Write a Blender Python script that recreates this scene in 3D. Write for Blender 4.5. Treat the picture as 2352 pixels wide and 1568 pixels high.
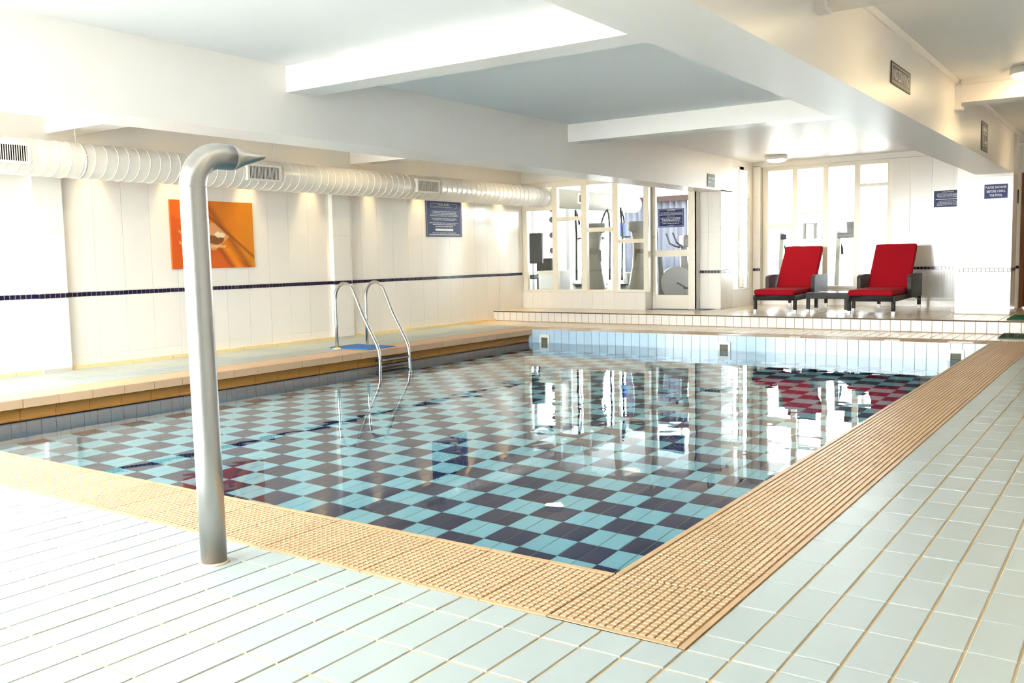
import bpy, bmesh, math, random
from mathutils import Vector, Matrix
random.seed(7)
for o in list(bpy.data.objects): bpy.data.objects.remove(o)
scene = bpy.context.scene
C = scene.collection

# ------------------------------------------------------------------ camera
CAM_H = 1.05
F_PX, YAW, PITCH, ROLL = 2124.07, -0.602546, -0.0905926, -0.0199155
def cam_axes():
    f = Vector((math.sin(YAW)*math.cos(PITCH), math.cos(YAW)*math.cos(PITCH), math.sin(PITCH)))
    r = Vector((math.cos(YAW), -math.sin(YAW), 0)); d = f.cross(r)
    c, s = math.cos(ROLL), math.sin(ROLL)
    return r*c - d*s, r*s + d*c, f
RX, DN, FW = cam_axes()
cam = bpy.data.cameras.new('camera'); cam_o = bpy.data.objects.new('camera', cam); C.objects.link(cam_o)
cam.sensor_width = 36; cam.lens = F_PX/2352*36; cam.clip_start = .05; cam.clip_end = 200
m = Matrix((( RX.x, -DN.x, -FW.x, 0), (RX.y, -DN.y, -FW.y, 0), (RX.z, -DN.z, -FW.z, CAM_H), (0,0,0,1)))
cam_o.matrix_world = m
scene.camera = cam_o
def proj(p):
    v = Vector(p) - Vector((0,0,CAM_H)); z = v.dot(FW)
    if z < .05: return None
    return 1176 + F_PX*v.dot(RX)/z, 784 + F_PX*v.dot(DN)/z

# ------------------------------------------------------------------ world, light, exposure
w = bpy.data.worlds.new('overcast_sky'); scene.world = w; w.use_nodes = True
bg = w.node_tree.nodes['Background']
bg.inputs[0].default_value = (.935, .97, 1.04, 1); bg.inputs[1].default_value = 9.0
vs = scene.view_settings
vs.view_transform = 'Standard'; vs.look = 'None'; vs.gamma = 1; vs.use_curve_mapping = False
vs.exposure = 1.84
scene.cycles.max_bounces = 7; scene.cycles.transmission_bounces = 5; scene.cycles.glossy_bounces = 3
sun = bpy.data.lights.new('added_low_sun', 'SUN'); sun.energy = .32; sun.angle = math.radians(5); sun.color = (1, .985, .96)  # added sun, brightens the far pillar and wall from the front
sun_o = bpy.data.objects.new('added_low_sun', sun); C.objects.link(sun_o)
sun_o.rotation_euler = Vector((.15, .985, -.030)).to_track_quat('-Z', 'Y').to_euler(); sun_o.location = (-6, -6, 3)
def portal(name, loc, rot, sx, sy):
    l = bpy.data.lights.new(name, 'AREA'); l.shape = 'RECTANGLE'; l.size = sx; l.size_y = sy
    l.cycles.is_portal = True
    o = bpy.data.objects.new(name, l); C.objects.link(o); o.location = loc; o.rotation_euler = rot
    return o
YB = -1.8            # back wall (behind the camera)
portal('daylight_portal_back', (-5.3, YB-.1, 1.4), (math.pi/2, 0, math.pi), 6.4, 2.2)
portal('daylight_portal_gym', (-6.9, 18.75, 1.5), (-math.pi/2, 0, math.pi), 7.6, 2.1)
portal('daylight_portal_left', (-9.35, 1.0, 1.35), (math.pi/2, 0, math.pi/2), 4.7, 2.1)

# ------------------------------------------------------------------ helpers
def srgb(r, g, b):
    f = lambda c: (c/12.92 if c <= .04045 else ((c+.055)/1.055)**2.4)
    return (f(r/255), f(g/255), f(b/255), 1)
MATS = {}
def mat(name, col, rough=.5, metal=0., spec=.5, var=0., bump=0., bscale=40., emit=None, estr=0., coat=0., rnd=0.):
    m = bpy.data.materials.new(name); m.use_nodes = True; nt = m.node_tree; n = nt.nodes; L = nt.links
    b = n['Principled BSDF']
    b.inputs['Base Color'].default_value = col; b.inputs['Roughness'].default_value = rough
    b.inputs['Metallic'].default_value = metal; b.inputs['Specular IOR Level'].default_value = spec
    b.inputs['Coat Weight'].default_value = coat
    if emit: b.inputs['Emission Color'].default_value = emit; b.inputs['Emission Strength'].default_value = estr
    if var or bump or rnd:
        tc = n.new('ShaderNodeTexCoord'); no = n.new('ShaderNodeTexNoise')
        no.inputs['Scale'].default_value = bscale; no.inputs['Detail'].default_value = 4
        L.new(tc.outputs['Object'], no.inputs['Vector'])
        if var or rnd:
            hs = n.new('ShaderNodeHueSaturation'); hs.inputs['Color'].default_value = col
            mr = n.new('ShaderNodeMapRange'); mr.inputs[3].default_value = 1-var; mr.inputs[4].default_value = 1+var
            L.new(no.outputs['Fac'], mr.inputs[0])
            src = mr.outputs[0]
            if rnd:
                oi = n.new('ShaderNodeObjectInfo'); mr2 = n.new('ShaderNodeMapRange')
                mr2.inputs[3].default_value = 1-rnd; mr2.inputs[4].default_value = 1+rnd
                L.new(oi.outputs['Random'], mr2.inputs[0])
                mu = n.new('ShaderNodeMath'); mu.operation = 'MULTIPLY'
                L.new(src, mu.inputs[0]); L.new(mr2.outputs[0], mu.inputs[1]); src = mu.outputs[0]
            L.new(src, hs.inputs['Value']); L.new(hs.outputs[0], b.inputs['Base Color'])
        if bump:
            bp = n.new('ShaderNodeBump'); bp.inputs['Strength'].default_value = bump; bp.inputs['Distance'].default_value = .01
            L.new(no.outputs['Fac'], bp.inputs['Height']); L.new(bp.outputs[0], b.inputs['Normal'])
    MATS[name] = m; return m
def glass(name, tint=(.97,.99,.98,1)):
    m = bpy.data.materials.new(name); m.use_nodes = True; nt = m.node_tree; nt.nodes.clear()
    o = nt.nodes.new('ShaderNodeOutputMaterial'); mx = nt.nodes.new('ShaderNodeMixShader')
    t = nt.nodes.new('ShaderNodeBsdfTransparent'); t.inputs[0].default_value = tint
    g = nt.nodes.new('ShaderNodeBsdfGlossy'); g.inputs['Roughness'].default_value = .01
    lw = nt.nodes.new('ShaderNodeLayerWeight'); lw.inputs[0].default_value = .5
    pw = nt.nodes.new('ShaderNodeMath'); pw.operation = 'POWER'; pw.inputs[1].default_value = 5
    fr = nt.nodes.new('ShaderNodeMath'); fr.operation = 'MULTIPLY_ADD'; fr.inputs[1].default_value = .96; fr.inputs[2].default_value = .04
    nt.links.new(lw.outputs['Facing'], pw.inputs[0]); nt.links.new(pw.outputs[0], fr.inputs[0])
    nt.links.new(fr.outputs[0], mx.inputs[0]); nt.links.new(t.outputs[0], mx.inputs[1]); nt.links.new(g.outputs[0], mx.inputs[2])
    nt.links.new(mx.outputs[0], o.inputs[0]); MATS[name] = m; return m

PAINT   = mat('wall_paint_white', srgb(236,232,224), .38, var=.015, bump=.05, bscale=3)
GLOSSP  = mat('gloss_paint_white', srgb(249,246,243), .42, spec=.05, var=.01, bump=.08, bscale=2.2)
BEAMP   = mat('beam_paint', srgb(247,240,233), .34, spec=.25, var=.015, bump=.05, bscale=4)
WTILE   = mat('white_wall_tile', srgb(238,233,224), .20, spec=.4, rnd=.008)
GROUTW  = mat('white_grout', srgb(205,198,186), .8)
MOSAIC  = mat('navy_mosaic', srgb(26,18,54), .22, rnd=.25)
DECK    = mat('aqua_deck_tile', srgb(174,184,182), .36, var=.02, bscale=18, rnd=.03)
GROUT   = mat('tan_grout', srgb(216,190,150), .85, var=.08, bscale=25)
COPE    = mat('tan_grip_tile', srgb(198,164,122), .42, var=.06, bscale=9, rnd=.04)
GROOVE  = mat('grimy_groove', srgb(150,112,74), .7, var=.1, bscale=9)
COPEL   = mat('tan_edge_tile', srgb(214,178,142), .45, var=.05, bscale=9, rnd=.04)
COVE    = mat('brown_cove_tile', srgb(186,128,62), .25, var=.10, bscale=7)
MAROON  = mat('maroon_strip', srgb(92,52,46), .3)
CREAM   = mat('cream_cove_skirting', srgb(236,214,160), .35)
PBLUE   = mat('pale_blue_pool_tile', srgb(188,214,232), .12, rnd=.02)
PAQUA   = mat('aqua_pool_tile', srgb(160,228,243), .25, var=.03, rnd=.03)
PNAVY   = mat('navy_pool_tile', srgb(20,44,92), .25, rnd=.10)
PGROUT  = mat('pool_grout', srgb(128,168,160), .8)
BEIGE   = mat('beige_platform_tile', srgb(224,206,178), .18, var=.03, bscale=8, rnd=.03)
DARKG   = mat('dark_grout', srgb(74,66,62), .8)
STEEL   = mat('brushed_steel', srgb(205,205,205), .22, 1.0, var=.02, bscale=60)
STEELS  = mat('satin_steel', srgb(176,173,169), .33, 1.0, var=.03, bscale=30)
DUCT    = mat('duct_paint', srgb(230,224,214), .30)
DARK    = mat('painted_grille_shade', srgb(22,15,12), .9, spec=.1)  # shade of the hollow behind the slats, put into the colour
WPLAS   = mat('white_plastic', srgb(238,238,236), .35)
BLACKP  = mat('black_plastic', srgb(30,30,32), .45)
GREYP   = mat('grey_plastic', srgb(112,108,100), .4)
LGREY   = mat('light_grey_plastic', srgb(150,148,143), .4)
FRAMEW  = mat('cream_window_paint', srgb(240,232,214), .35)
RED     = mat('red_cushion_fabric', srgb(160,8,26), .9, spec=.2, var=.12, bscale=70, bump=.3)
WICKER  = mat('dark_wicker', srgb(50,48,48), .6, var=.35, bscale=55, bump=.6)
NAVYS   = mat('navy_sign', srgb(32,46,100), .45, spec=.3)
GREYS   = mat('charcoal_sign', srgb(60,53,50), .45, spec=.3)
BLACKS  = mat('black_sign', srgb(24,24,26), .4)
INK     = mat('white_ink', srgb(240,240,240), .5)
BLUEM   = mat('blue_mat', srgb(52,120,190), .8, var=.06, bscale=60)
GREENM  = mat('green_mat', srgb(30,110,62), .9, var=.15, bscale=50)
GREENR  = mat('dark_green_rubber', srgb(48,78,60), .8, var=.1, bscale=50)
WOOD    = mat('brown_door_wood', srgb(124,74,34), .4, var=.15, bscale=6)
PAPER   = mat('paper', srgb(245,245,245), .8)
CURT    = mat('grey_curtain', srgb(176,180,200), .9, var=.08, bscale=6)
CARPET  = mat('grey_carpet', srgb(120,122,138), .95, var=.05, bscale=40)
BLUEB   = mat('blue_board', srgb(40,110,215), .5)
GLASS   = glass('clear_glass')
LAMPW   = mat('lamp_diffuser', srgb(255,248,230), .4, emit=(1,.77,.42,1), estr=11)
SPOTL   = mat('downlight_lens', srgb(255,240,210), .4, emit=(1,.80,.50,1), estr=4)

class MB:
    """collects geometry, then becomes ONE mesh object"""
    def __init__(s): s.v = []; s.f = []; s.sm = []
    def quad(s, a, b, c, d, smooth=False):
        i = len(s.v); s.v += [tuple(a), tuple(b), tuple(c), tuple(d)]; s.f.append((i,i+1,i+2,i+3)); s.sm.append(smooth)
    def box(s, x0, x1, y0, y1, z0, z1, M=None):
        p = [(x0,y0,z0),(x1,y0,z0),(x1,y1,z0),(x0,y1,z0),(x0,y0,z1),(x1,y0,z1),(x1,y1,z1),(x0,y1,z1)]
        if M is not None: p = [tuple(M @ Vector(q)) for q in p]
        i = len(s.v); s.v += p
        for f in ((0,3,2,1),(4,5,6,7),(0,1,5,4),(1,2,6,5),(2,3,7,6),(3,0,4,7)):
            s.f.append(tuple(i+k for k in f)); s.sm.append(False)
        return s
    def loops(s, rings, cap=True, smooth=True, closed=True):
        n = len(rings[0]); base = len(s.v)
        for r in rings: s.v += [tuple(p) for p in r]
        for k in range(len(rings)-1):
            for j in range(n if closed else n-1):
                a = base+k*n+j; b = base+k*n+(j+1) % n
                s.f.append((a, b, b+n, a+n)); s.sm.append(smooth)
        if cap:
            s.f.append(tuple(base+j for j in range(n))[::-1]); s.sm.append(False)
            s.f.append(tuple(base+(len(rings)-1)*n+j for j in range(n))); s.sm.append(False)
        return s
    def tube(s, path, r, n=12, cap=True, sx=1., up=None):
        path = [Vector(p) for p in path]; rings = []
        t0 = (path[1]-path[0]).normalized()
        u = Vector(up) if up else (Vector((0,0,1)) if abs(t0.z) < .9 else Vector((1,0,0)))
        u = (u - t0*u.dot(t0)).normalized()
        for i, p in enumerate(path):
            if i == 0: t = path[1]-path[0]
            elif i == len(path)-1: t = path[-1]-path[-2]
            else: t = (path[i+1]-path[i]).normalized() + (path[i]-path[i-1]).normalized()
            t.normalize(); u = (u - t*u.dot(t)).normalized(); b = t.cross(u)
            rr = r[i] if isinstance(r, (list, tuple)) else r
            ru, rb = rr if isinstance(rr, (list, tuple)) else (rr, rr)
            rings.append([p + u*math.cos(2*math.pi*k/n)*ru + b*math.sin(2*math.pi*k/n)*rb*sx for k in range(n)])
        return s.loops(rings, cap)
    def lathe(s, prof, n=32, cx=0, cy=0):
        rings = [[(cx+r*math.cos(2*math.pi*k/n), cy+r*math.sin(2*math.pi*k/n), z) for k in range(n)] for r, z in prof]
        return s.loops(rings, True)
    def prism(s, pts, axis, a, b):
        """extrude the polygon pts (2-D) along axis from a to b"""
        def P(q, t):
            return {'x': (t, q[0], q[1]), 'y': (q[0], t, q[1]), 'z': (q[0], q[1], t)}[axis]
        i = len(s.v); n = len(pts); s.v += [P(q, a) for q in pts] + [P(q, b) for q in pts]
        s.f.append(tuple(range(i, i+n))); s.f.append(tuple(range(i+2*n-1, i+n-1, -1))); s.sm += [False, False]
        for k in range(n):
            s.f.append((i+k, i+n+k, i+n+(k+1) % n, i+(k+1) % n)); s.sm.append(False)
        return s
    def mesh(s, name, mt, bevel=0., seg=2):
        me = bpy.data.meshes.new(name); me.from_pydata(s.v, [], s.f); me.materials.append(mt)
        me.polygons.foreach_set('use_smooth', s.sm)
        bm = bmesh.new(); bm.from_mesh(me)
        bmesh.ops.recalc_face_normals(bm, faces=bm.faces)
        if bevel:
            bmesh.ops.remove_doubles(bm, verts=bm.verts, dist=1e-5)
            bmesh.ops.bevel(bm, geom=list(bm.edges), offset=bevel, segments=seg, affect='EDGES', profile=.5)
            for f in bm.faces: f.smooth = True
        bm.to_mesh(me); bm.free(); me.update()
        return me
    def build(s, name, mt, parent=None, bevel=0., seg=2, loc=None):
        o = bpy.data.objects.new(name, s.mesh(name, mt, bevel, seg)); C.objects.link(o)
        if parent: o.parent = parent
        if loc: o.location = loc
        if bevel:
            md = o.modifiers.new('wn', 'WEIGHTED_NORMAL'); md.keep_sharp = False
        return o
def bx(x0, x1, y0, y1, z0, z1): return MB().box(x0, x1, y0, y1, z0, z1)
def tag(o, label=None, cat=None, group=None, kind=None):
    if label: o['label'] = label
    if cat: o['category'] = cat
    if group: o['group'] = group
    if kind: o['kind'] = kind
    return o
def thing(name, label, cat, loc=(0,0,0), rz=0, group=None):
    o = bpy.data.objects.new(name, None); C.objects.link(o); o.empty_display_size = .1
    o.location = loc; o.rotation_euler = (0,0,rz); return tag(o, label, cat, group)
def struct(o, label, cat): return tag(o, label, cat, kind='structure')
def link(name, me, parent=None, loc=(0,0,0), rot=None):
    o = bpy.data.objects.new(name, me); C.objects.link(o); o.parent = parent; o.location = loc
    if rot: o.rotation_euler = rot
    return o
def copy_tree(o, parent=None):
    c = o.copy(); C.objects.link(c); c.parent = parent
    for ch in list(o.children): copy_tree(ch, c)
    return c
def text_mesh(txt, width, height, mt, name='lettering', spacing=1.0, maxw=True):
    """flat lettering in the XZ plane, centred at the origin, facing -Y"""
    cu = bpy.data.curves.new('t', 'FONT'); cu.body = txt; cu.align_x = 'CENTER'; cu.align_y = 'CENTER'; cu.space_character = spacing
    cu.resolution_u = 2
    o = bpy.data.objects.new('t', cu); C.objects.link(o)
    bpy.context.view_layer.update()
    me = bpy.data.meshes.new_from_object(o.evaluated_get(bpy.context.evaluated_depsgraph_get()))
    bpy.data.objects.remove(o); bpy.data.curves.remove(cu)
    xs = [v.co.x for v in me.vertices]; ys = [v.co.y for v in me.vertices]
    cx, cy = (min(xs)+max(xs))/2, (min(ys)+max(ys))/2
    sx = width/(max(xs)-min(xs)); sy = height/(max(ys)-min(ys)) if height else sx
    for v in me.vertices: v.co = ((v.co.x-cx)*sx, 0, (v.co.y-cy)*sy)
    me.name = name; me.materials.clear(); me.materials.append(mt); return me

# ------------------------------------------------------------------ layout numbers (metres)
ZP = .165                      # platform height
PX0, PX1, PY0, PY1 = -7.49, -1.42, 2.644, 11.27      # pool basin
CX0, CX1, CY0, CY1 = -7.81, -.982, 2.214, 11.70      # outer edge of the edge tiles
LW = -9.03                     # face of left wall
YS = 12.6                      # step
RW = 2.3                       # right wall
CEIL = 2.56
WATER = -.190
PFLOOR = -1.15
GX, GY = .1244, .2525          # deck tile pitch

# ------------------------------------------------------------------ generic tile field
def tile_area(x0, x1, y0, y1, z):
    """size of the tile in the photograph, 0 when out of frame"""
    q = [proj(p) for p in ((x0,y0,z),(x1,y0,z),(x1,y1,z),(x0,y1,z))]
    if any(p is None for p in q): return 0
    if max(p[0] for p in q) < 0 or min(p[0] for p in q) > 2352 or max(p[1] for p in q) < 0 or min(p[1] for p in q) > 1568: return 0
    return .5*abs(sum(q[i][0]*q[(i+1) % 4][1]-q[(i+1) % 4][0]*q[i][1] for i in range(4)))
def tile_mesh(cache, w, d, t, mt, ch=.0015):
    key = (round(w,3), round(d,3), mt.name)
    if key not in cache:
        b = MB(); x, y = w/2, d/2
        r0 = [(-x,-y,-t),(x,-y,-t),(x,y,-t),(-x,y,-t)]; r1 = [(-x,-y,-ch),(x,-y,-ch),(x,y,-ch),(-x,y,-ch)]
        r2 = [(-x+ch,-y+ch,0),(x-ch,-y+ch,0),(x-ch,y-ch,0),(-x+ch,y-ch,0)]
        b.loops([r0, r1, r2], True, smooth=False)
        cache[key] = b.mesh('tile', mt)
    return cache[key]
def floor_tiles(rects, z, mt_of, parent, limit=300, gap=.008, t=.008):
    """rects: list of (x0,x1,y0,y1); the largest in the photo become objects, the rest one stuff part per colour"""
    cache = {}
    rs = sorted(rects, key=lambda r: -tile_area(r[0], r[1], r[2], r[3], z))
    rest = {}
    for i, (x0,x1,y0,y1) in enumerate(rs):
        m_ = mt_of(x0,x1,y0,y1)
        w, d = x1-x0-gap, y1-y0-gap
        if w < .012 or d < .012: continue
        cx, cy = (x0+x1)/2, (y0+y1)/2
        if i < limit and tile_area(x0,x1,y0,y1,z) > 25:
            o = link('tile', tile_mesh(cache, w, d, t, m_), parent, (cx, cy, z+random.uniform(-.0006,.0006)),
                     (random.uniform(-.002,.002), random.uniform(-.004,.004), 0))
        else:
            b = rest.setdefault(m_.name, (MB(), m_))[0]
            b.box(cx-w/2, cx+w/2, cy-d/2, cy+d/2, z-t, z)
    for b, m_ in rest.values():
        tag(b.build('tile_field', m_, parent), kind='stuff')
def grid_rects(x0, x1, y0, y1, gx0, px, gy0, py):
    out = []
    i = math.floor((x0-gx0)/px)
    while gx0+i*px < x1-1e-4:
        a, b = max(x0, gx0+i*px), min(x1, gx0+(i+1)*px); i += 1
        j = math.floor((y0-gy0)/py)
        while gy0+j*py < y1-1e-4:
            c, d = max(y0, gy0+j*py), min(y1, gy0+(j+1)*py); j += 1
            if b-a > .02 and d-c > .02: out.append((a,b,c,d))
    return out

# ================================================================== STRUCTURE
# --- deck
fl = MB()
fl.box(LW-.2, RW+.2, YB-.2, PY0-.02, -.6, -.0035); fl.box(LW-.2, RW+.2, PY1+.02, 12.62, -.6, -.0035)
fl.box(LW-.2, -7.40, PY0-.02, PY1+.02, -.05, -.0035); fl.box(PX1+.02, RW+.2, PY0-.02, PY1+.02, -.6, -.0035)
floor = struct(fl.build('floor', GROUT), 'pale aqua tiled deck with tan grout around the pool', 'floor')
rects = []
for r in ((LW, RW, YB, CY0), (CX1, RW, CY0, CY1), (LW, CX0, CY0, CY1), (LW, RW, CY1, YS)):
    rects += grid_rects(*r, CX1, GX, 2.08, GY)
BEI = lambda x0,x1,y0,y1: (BEIGE if y0 >= CY1-.01 else DECK)
floor_tiles(rects, 0, BEI, floor)
# --- pool edge: grip tiles with real studs
def grip_mesh(name, w, d, mt, nx, ny, nose=None, lip=None, gx=.0055, gy=.0032, hs=.0032):
    """w along x, d along y; nose/lip = smooth strips (side -> width)"""
    b = MB(); e = .0018; zb = -hs
    b.box(-w/2+e, w/2-e, -d/2+e, d/2-e, -.030, zb)
    x0, x1, y0, y1 = -w/2+e, w/2-e, -d/2+e, d/2-e
    for side, wd in (nose or {}).items():
        if side == 'x-': b.box(x0, x0+wd, y0, y1, -.03, .0); x0 += wd+gx
        if side == 'x+': b.box(x1-wd, x1, y0, y1, -.03, .0); x1 -= wd+gx
        if side == 'y-': b.box(x0, x1, y0, y0+wd, -.03, .0); y0 += wd+gy
        if side == 'y+': b.box(x0, x1, y1-wd, y1, -.03, .0); y1 -= wd+gy
    sx, sy = (x1-x0)/nx, (y1-y0)/ny
    for i in range(nx):
        for j in range(ny):
            a, c = x0+i*sx+gx/2, x0+(i+1)*sx-gx/2; f, g = y0+j*sy+gy/2, y0+(j+1)*sy-gy/2
            k = len(b.v); t = .0012
            b.v += [(a,f,zb),(c,f,zb),(c,g,zb),(a,g,zb),(a+t,f+t,0),(c-t,f+t,0),(c-t,g-t,0),(a+t,g-t,0)]
            for q in ((4,5,6,7),(0,1,5,4),(1,2,6,5),(2,3,7,6),(3,0,4,7)): b.f.append(tuple(k+z for z in q)); b.sm.append(False)
    me = b.mesh(name, mt); me.materials.append(GROOVE)
    for i in range(6): me.polygons[i].material_index = 1
    return me
edge = bpy.data.objects.new('pool_edge', None); C.objects.link(edge); struct(edge, 'tan ribbed edging tiles running around the pool', 'pool edge')
PT = .25
gr = grip_mesh('grip_tile', CX1-PX1, PT, COPE, 16, 10, {'x-': .022, 'x+': .018})
y = PY0
while y < PY1-.01:
    d = min(PT, PY1-y)
    o = link('grip_tile', gr, edge, ((PX1+CX1)/2, y+d/2, .002)); o.scale.y = d/PT; y += PT
gn = grip_mesh('grip_tile', PT, PY0-CY0, COPE, 10, 16, {'y-': .018, 'y+': .022})
x = PX1
while x > CX0+.01:
    d = min(PT, x-CX0); o = link('grip_tile', gn, edge, (x-d/2, (PY0+CY0)/2, .002)); o.scale.x = d/PT; x -= PT
gc = grip_mesh('corner_grip_tile', CX1-PX1, PY0-CY0, COPE, 16, 16, {'x+': .018, 'y-': .018})
link('corner_grip_tile', gc, edge, ((PX1+CX1)/2, (PY0+CY0)/2, .002))
gf = grip_mesh('grip_tile', PT, CY1-PY1, COPE, 10, 8, {'y-': .022, 'y+': .018})
gw = bx(-.12, .12, -.06, .06, -.004, .0015).mesh('marker_tile', WTILE)
x = CX1; k = 0
while x > CX0+.01:
    d = min(PT, x-CX0); o = link('grip_tile', gf, edge, (x-d/2, (PY1+CY1)/2, .002)); o.scale.x = d/PT; x -= PT
for X, s in ((-1.70,1.1),(-2.42,.7),(-4.4,1.2),(-3.55,.55),(-6.95,1.3),(-6.35,.6)):
    o = link('marker_tile', gw, edge, (X, PY1+.085, .006)); o.scale.x = s; o['label'] = 'white marker tile set in the edging'
# left edge: bullnose tiles over a brown cove
gl = MB(); pl = .298
gl.box(-.21, .21, -pl/2+.003, pl/2-.003, -.075, -.003)
for i in range(16):
    for j in range(11):
        a = -.19+i*.0235; f = -pl/2+.006+j*.0261; gl.box(a, a+.018, f, f+.0225, -.004, 0)
glm = gl.mesh('edge_tile', COPEL)
y = PY1-.0
while y > CY0:
    y -= pl; link('edge_tile', glm, edge, (-7.60, y+pl/2, .002))
prof = [(-7.388,-.073)]
for k in range(9):
    a = k/8*math.pi/2; prof.append((-7.392-.062*math.sin(a), -.076-.082*(1-math.cos(a))))
prof += [(-7.452,-.160),(-7.448,-.166),(-7.450,-.180),(-7.470,-.184),(-7.60,-.184),(-7.60,-.073)]
cv = MB().prism(prof, 'y', -pl/2+.0025, pl/2-.0025).mesh('cove_tile', COVE)
y = PY1
while y > CY0:
    y -= pl; link('cove_tile', cv, edge, (0, y+pl/2, 0))
bx(-7.62, -7.47, CY0, PY1, -.186, -.06).build('cove_backing', mat('dark_joint', srgb(70,44,24), .8), edge)
bx(-7.60, -7.478, CY0, PY1, -.235, -.186).build('water_line_strip', MAROON, edge)
# --- pool basin
pool = MB()
pool.box(PX0-.3, PX1+.3, PY0-.3, PY1+.3, PFLOOR-.2, PFLOOR-.006)
pool.box(PX0-.3, PX0-.008, PY0-.3, PY1+.3, PFLOOR-.1, -.19); pool.box(PX1+.008, PX1+.3, PY0-.3, PY1+.3, PFLOOR-.1, -.032)
pool.box(PX0-.3, PX1+.3, PY0-.3, PY0-.008, PFLOOR-.1, -.032); pool.box(PX0-.3, PX1+.3, PY1+.008, PY1+.3, PFLOOR-.1, -.032)
basin = struct(pool.build('pool_basin', PGROUT), 'tiled swimming pool basin with a dark and light chequered floor', 'pool')
BX, BY = -2.504, 4.474          # one corner of the chequer
cell, celly = .239, .227
def pool_col(x0,x1,y0,y1):
    i = math.floor(((x0+x1)/2-BX)/cell); j = math.floor(((y0+y1)/2-BY)/celly)
    return PNAVY if (i+j) % 2 == 0 else PAQUA
floor_tiles(grid_rects(PX0, PX1, PY0, PY1, BX, cell/2, BY, celly), PFLOOR, pool_col, basin, gap=.006, t=.006)
# wall tiles of the basin: the row above the water at the far end as single tiles, the rest together
wt = bx(-.0595, .0595, 0, .008, -.235, 0).mesh('tile', PBLUE)
x = PX1; st = MB()
while x > PX0+.01:
    link('tile', wt, basin, (x-.0622, PY1, -.002)); x -= .1244
for k in range(1, 5):
    x = PX1
    while x > PX0+.01:
        st.box(x-.122, x-.003, PY1, PY1+.008, -.242*(k+1), -.242*k-.006); x -= .1244
y = PY0
while y < PY1-.01:
    for k in range(0, 5):
        za = -.242*k-.006 if k else -.236
        st.box(PX0-.008, PX0, y+.003, y+.1215, -.242*(k+1), za)
        st.box(PX1, PX1+.008, y+.003, y+.1215, -.242*(k+1), -.242*k-.03); 
    y += .1244
x = PX0
while x < PX1-.01:
    for k in range(0, 5): st.box(x+.003, x+.1215, PY0-.008, PY0, -.242*(k+1), -.242*k-.03)
    x += .1244
tag(st.build('tile_field', PBLUE, basin), kind='stuff')
# --- water
wm = bpy.data.materials.new('pool_water'); wm.use_nodes = True
nt = wm.node_tree; b = nt.nodes['Principled BSDF']
b.inputs['Base Color'].default_value = (.93,.985,1,1); b.inputs['Roughness'].default_value = 0; b.inputs['IOR'].default_value = 1.333
b.inputs['Transmission Weight'].default_value = 1
tc = nt.nodes.new('ShaderNodeTexCoord'); mp = nt.nodes.new('ShaderNodeMapping')
n1 = nt.nodes.new('ShaderNodeTexNoise'); n1.inputs['Scale'].default_value = 2.2; n1.inputs['Detail'].default_value = 2
n2 = nt.nodes.new('ShaderNodeTexNoise'); n2.inputs['Scale'].default_value = 9; n2.inputs['Detail'].default_value = 1
ad = nt.nodes.new('ShaderNodeMath'); ad.operation = 'MULTIPLY_ADD'; ad.inputs[1].default_value = .06
bp = nt.nodes.new('ShaderNodeBump'); bp.inputs['Strength'].default_value = .09; bp.inputs['Distance'].default_value = .02
L = nt.links
L.new(tc.outputs['Object'], n1.inputs['Vector']); L.new(tc.outputs['Object'], n2.inputs['Vector'])
L.new(n2.outputs['Fac'], ad.inputs[0]); L.new(n1.outputs['Fac'], ad.inputs[2]); L.new(ad.outputs[0], bp.inputs['Height']); L.new(bp.outputs[0], b.inputs['Normal'])
wmb = MB(); wmb.quad((PX0-.008,PY0-.008,WATER),(PX1+.008,PY0-.008,WATER),(PX1+.008,PY1+.008,WATER),(PX0-.008,PY1+.008,WATER))
wo = wmb.build('water', wm); tag(wo, 'clear still water filling the swimming pool', 'water', kind='stuff')
# --- platform and step
pf = MB(); pf.box(LW-.2, RW+.2, YS+.008, 20, -.3, ZP-.006)
plat = struct(pf.build('platform_floor', DARKG), 'raised beige tiled platform behind the pool, where the loungers stand', 'floor')
floor_tiles(grid_rects(LW, RW, YS, 15.5, CX1, GX*2, YS, .2525), ZP, lambda *a: BEIGE, plat, limit=140, gap=.006)
rt = bx(-.0575, .0575, 0, .009, 0, .138).mesh('riser_tile', WTILE)
x = CX1+GX*6
rows = []
while x > LW:
    link('riser_tile', rt, plat, (x-GX/2, YS, .008)); x -= GX
tn = bx(LW, RW, YS-.012, YS+.05, ZP-.014, ZP-.002).build('step_nosing', DARKG, plat)
bg_ = bx(LW, RW, YS+.001, YS+.009, -.006, ZP-.012).build('riser_backing', mat('riser_grout', srgb(176,150,116), .85), plat)
# cream skirting cove along the left wall
skn = bx(0, .045, -.123, .123, 0, .035).mesh('skirting_tile', CREAM)
skirt = bpy.data.objects.new('baseboard_left', None); C.objects.link(skirt); struct(skirt, 'cream coved skirting tiles along the foot of the left wall', 'skirting')
y = 3.6
while y < YS-.1:
    link('skirting_tile', skn, skirt, (LW, y+.125, 0)); y += .25
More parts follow.
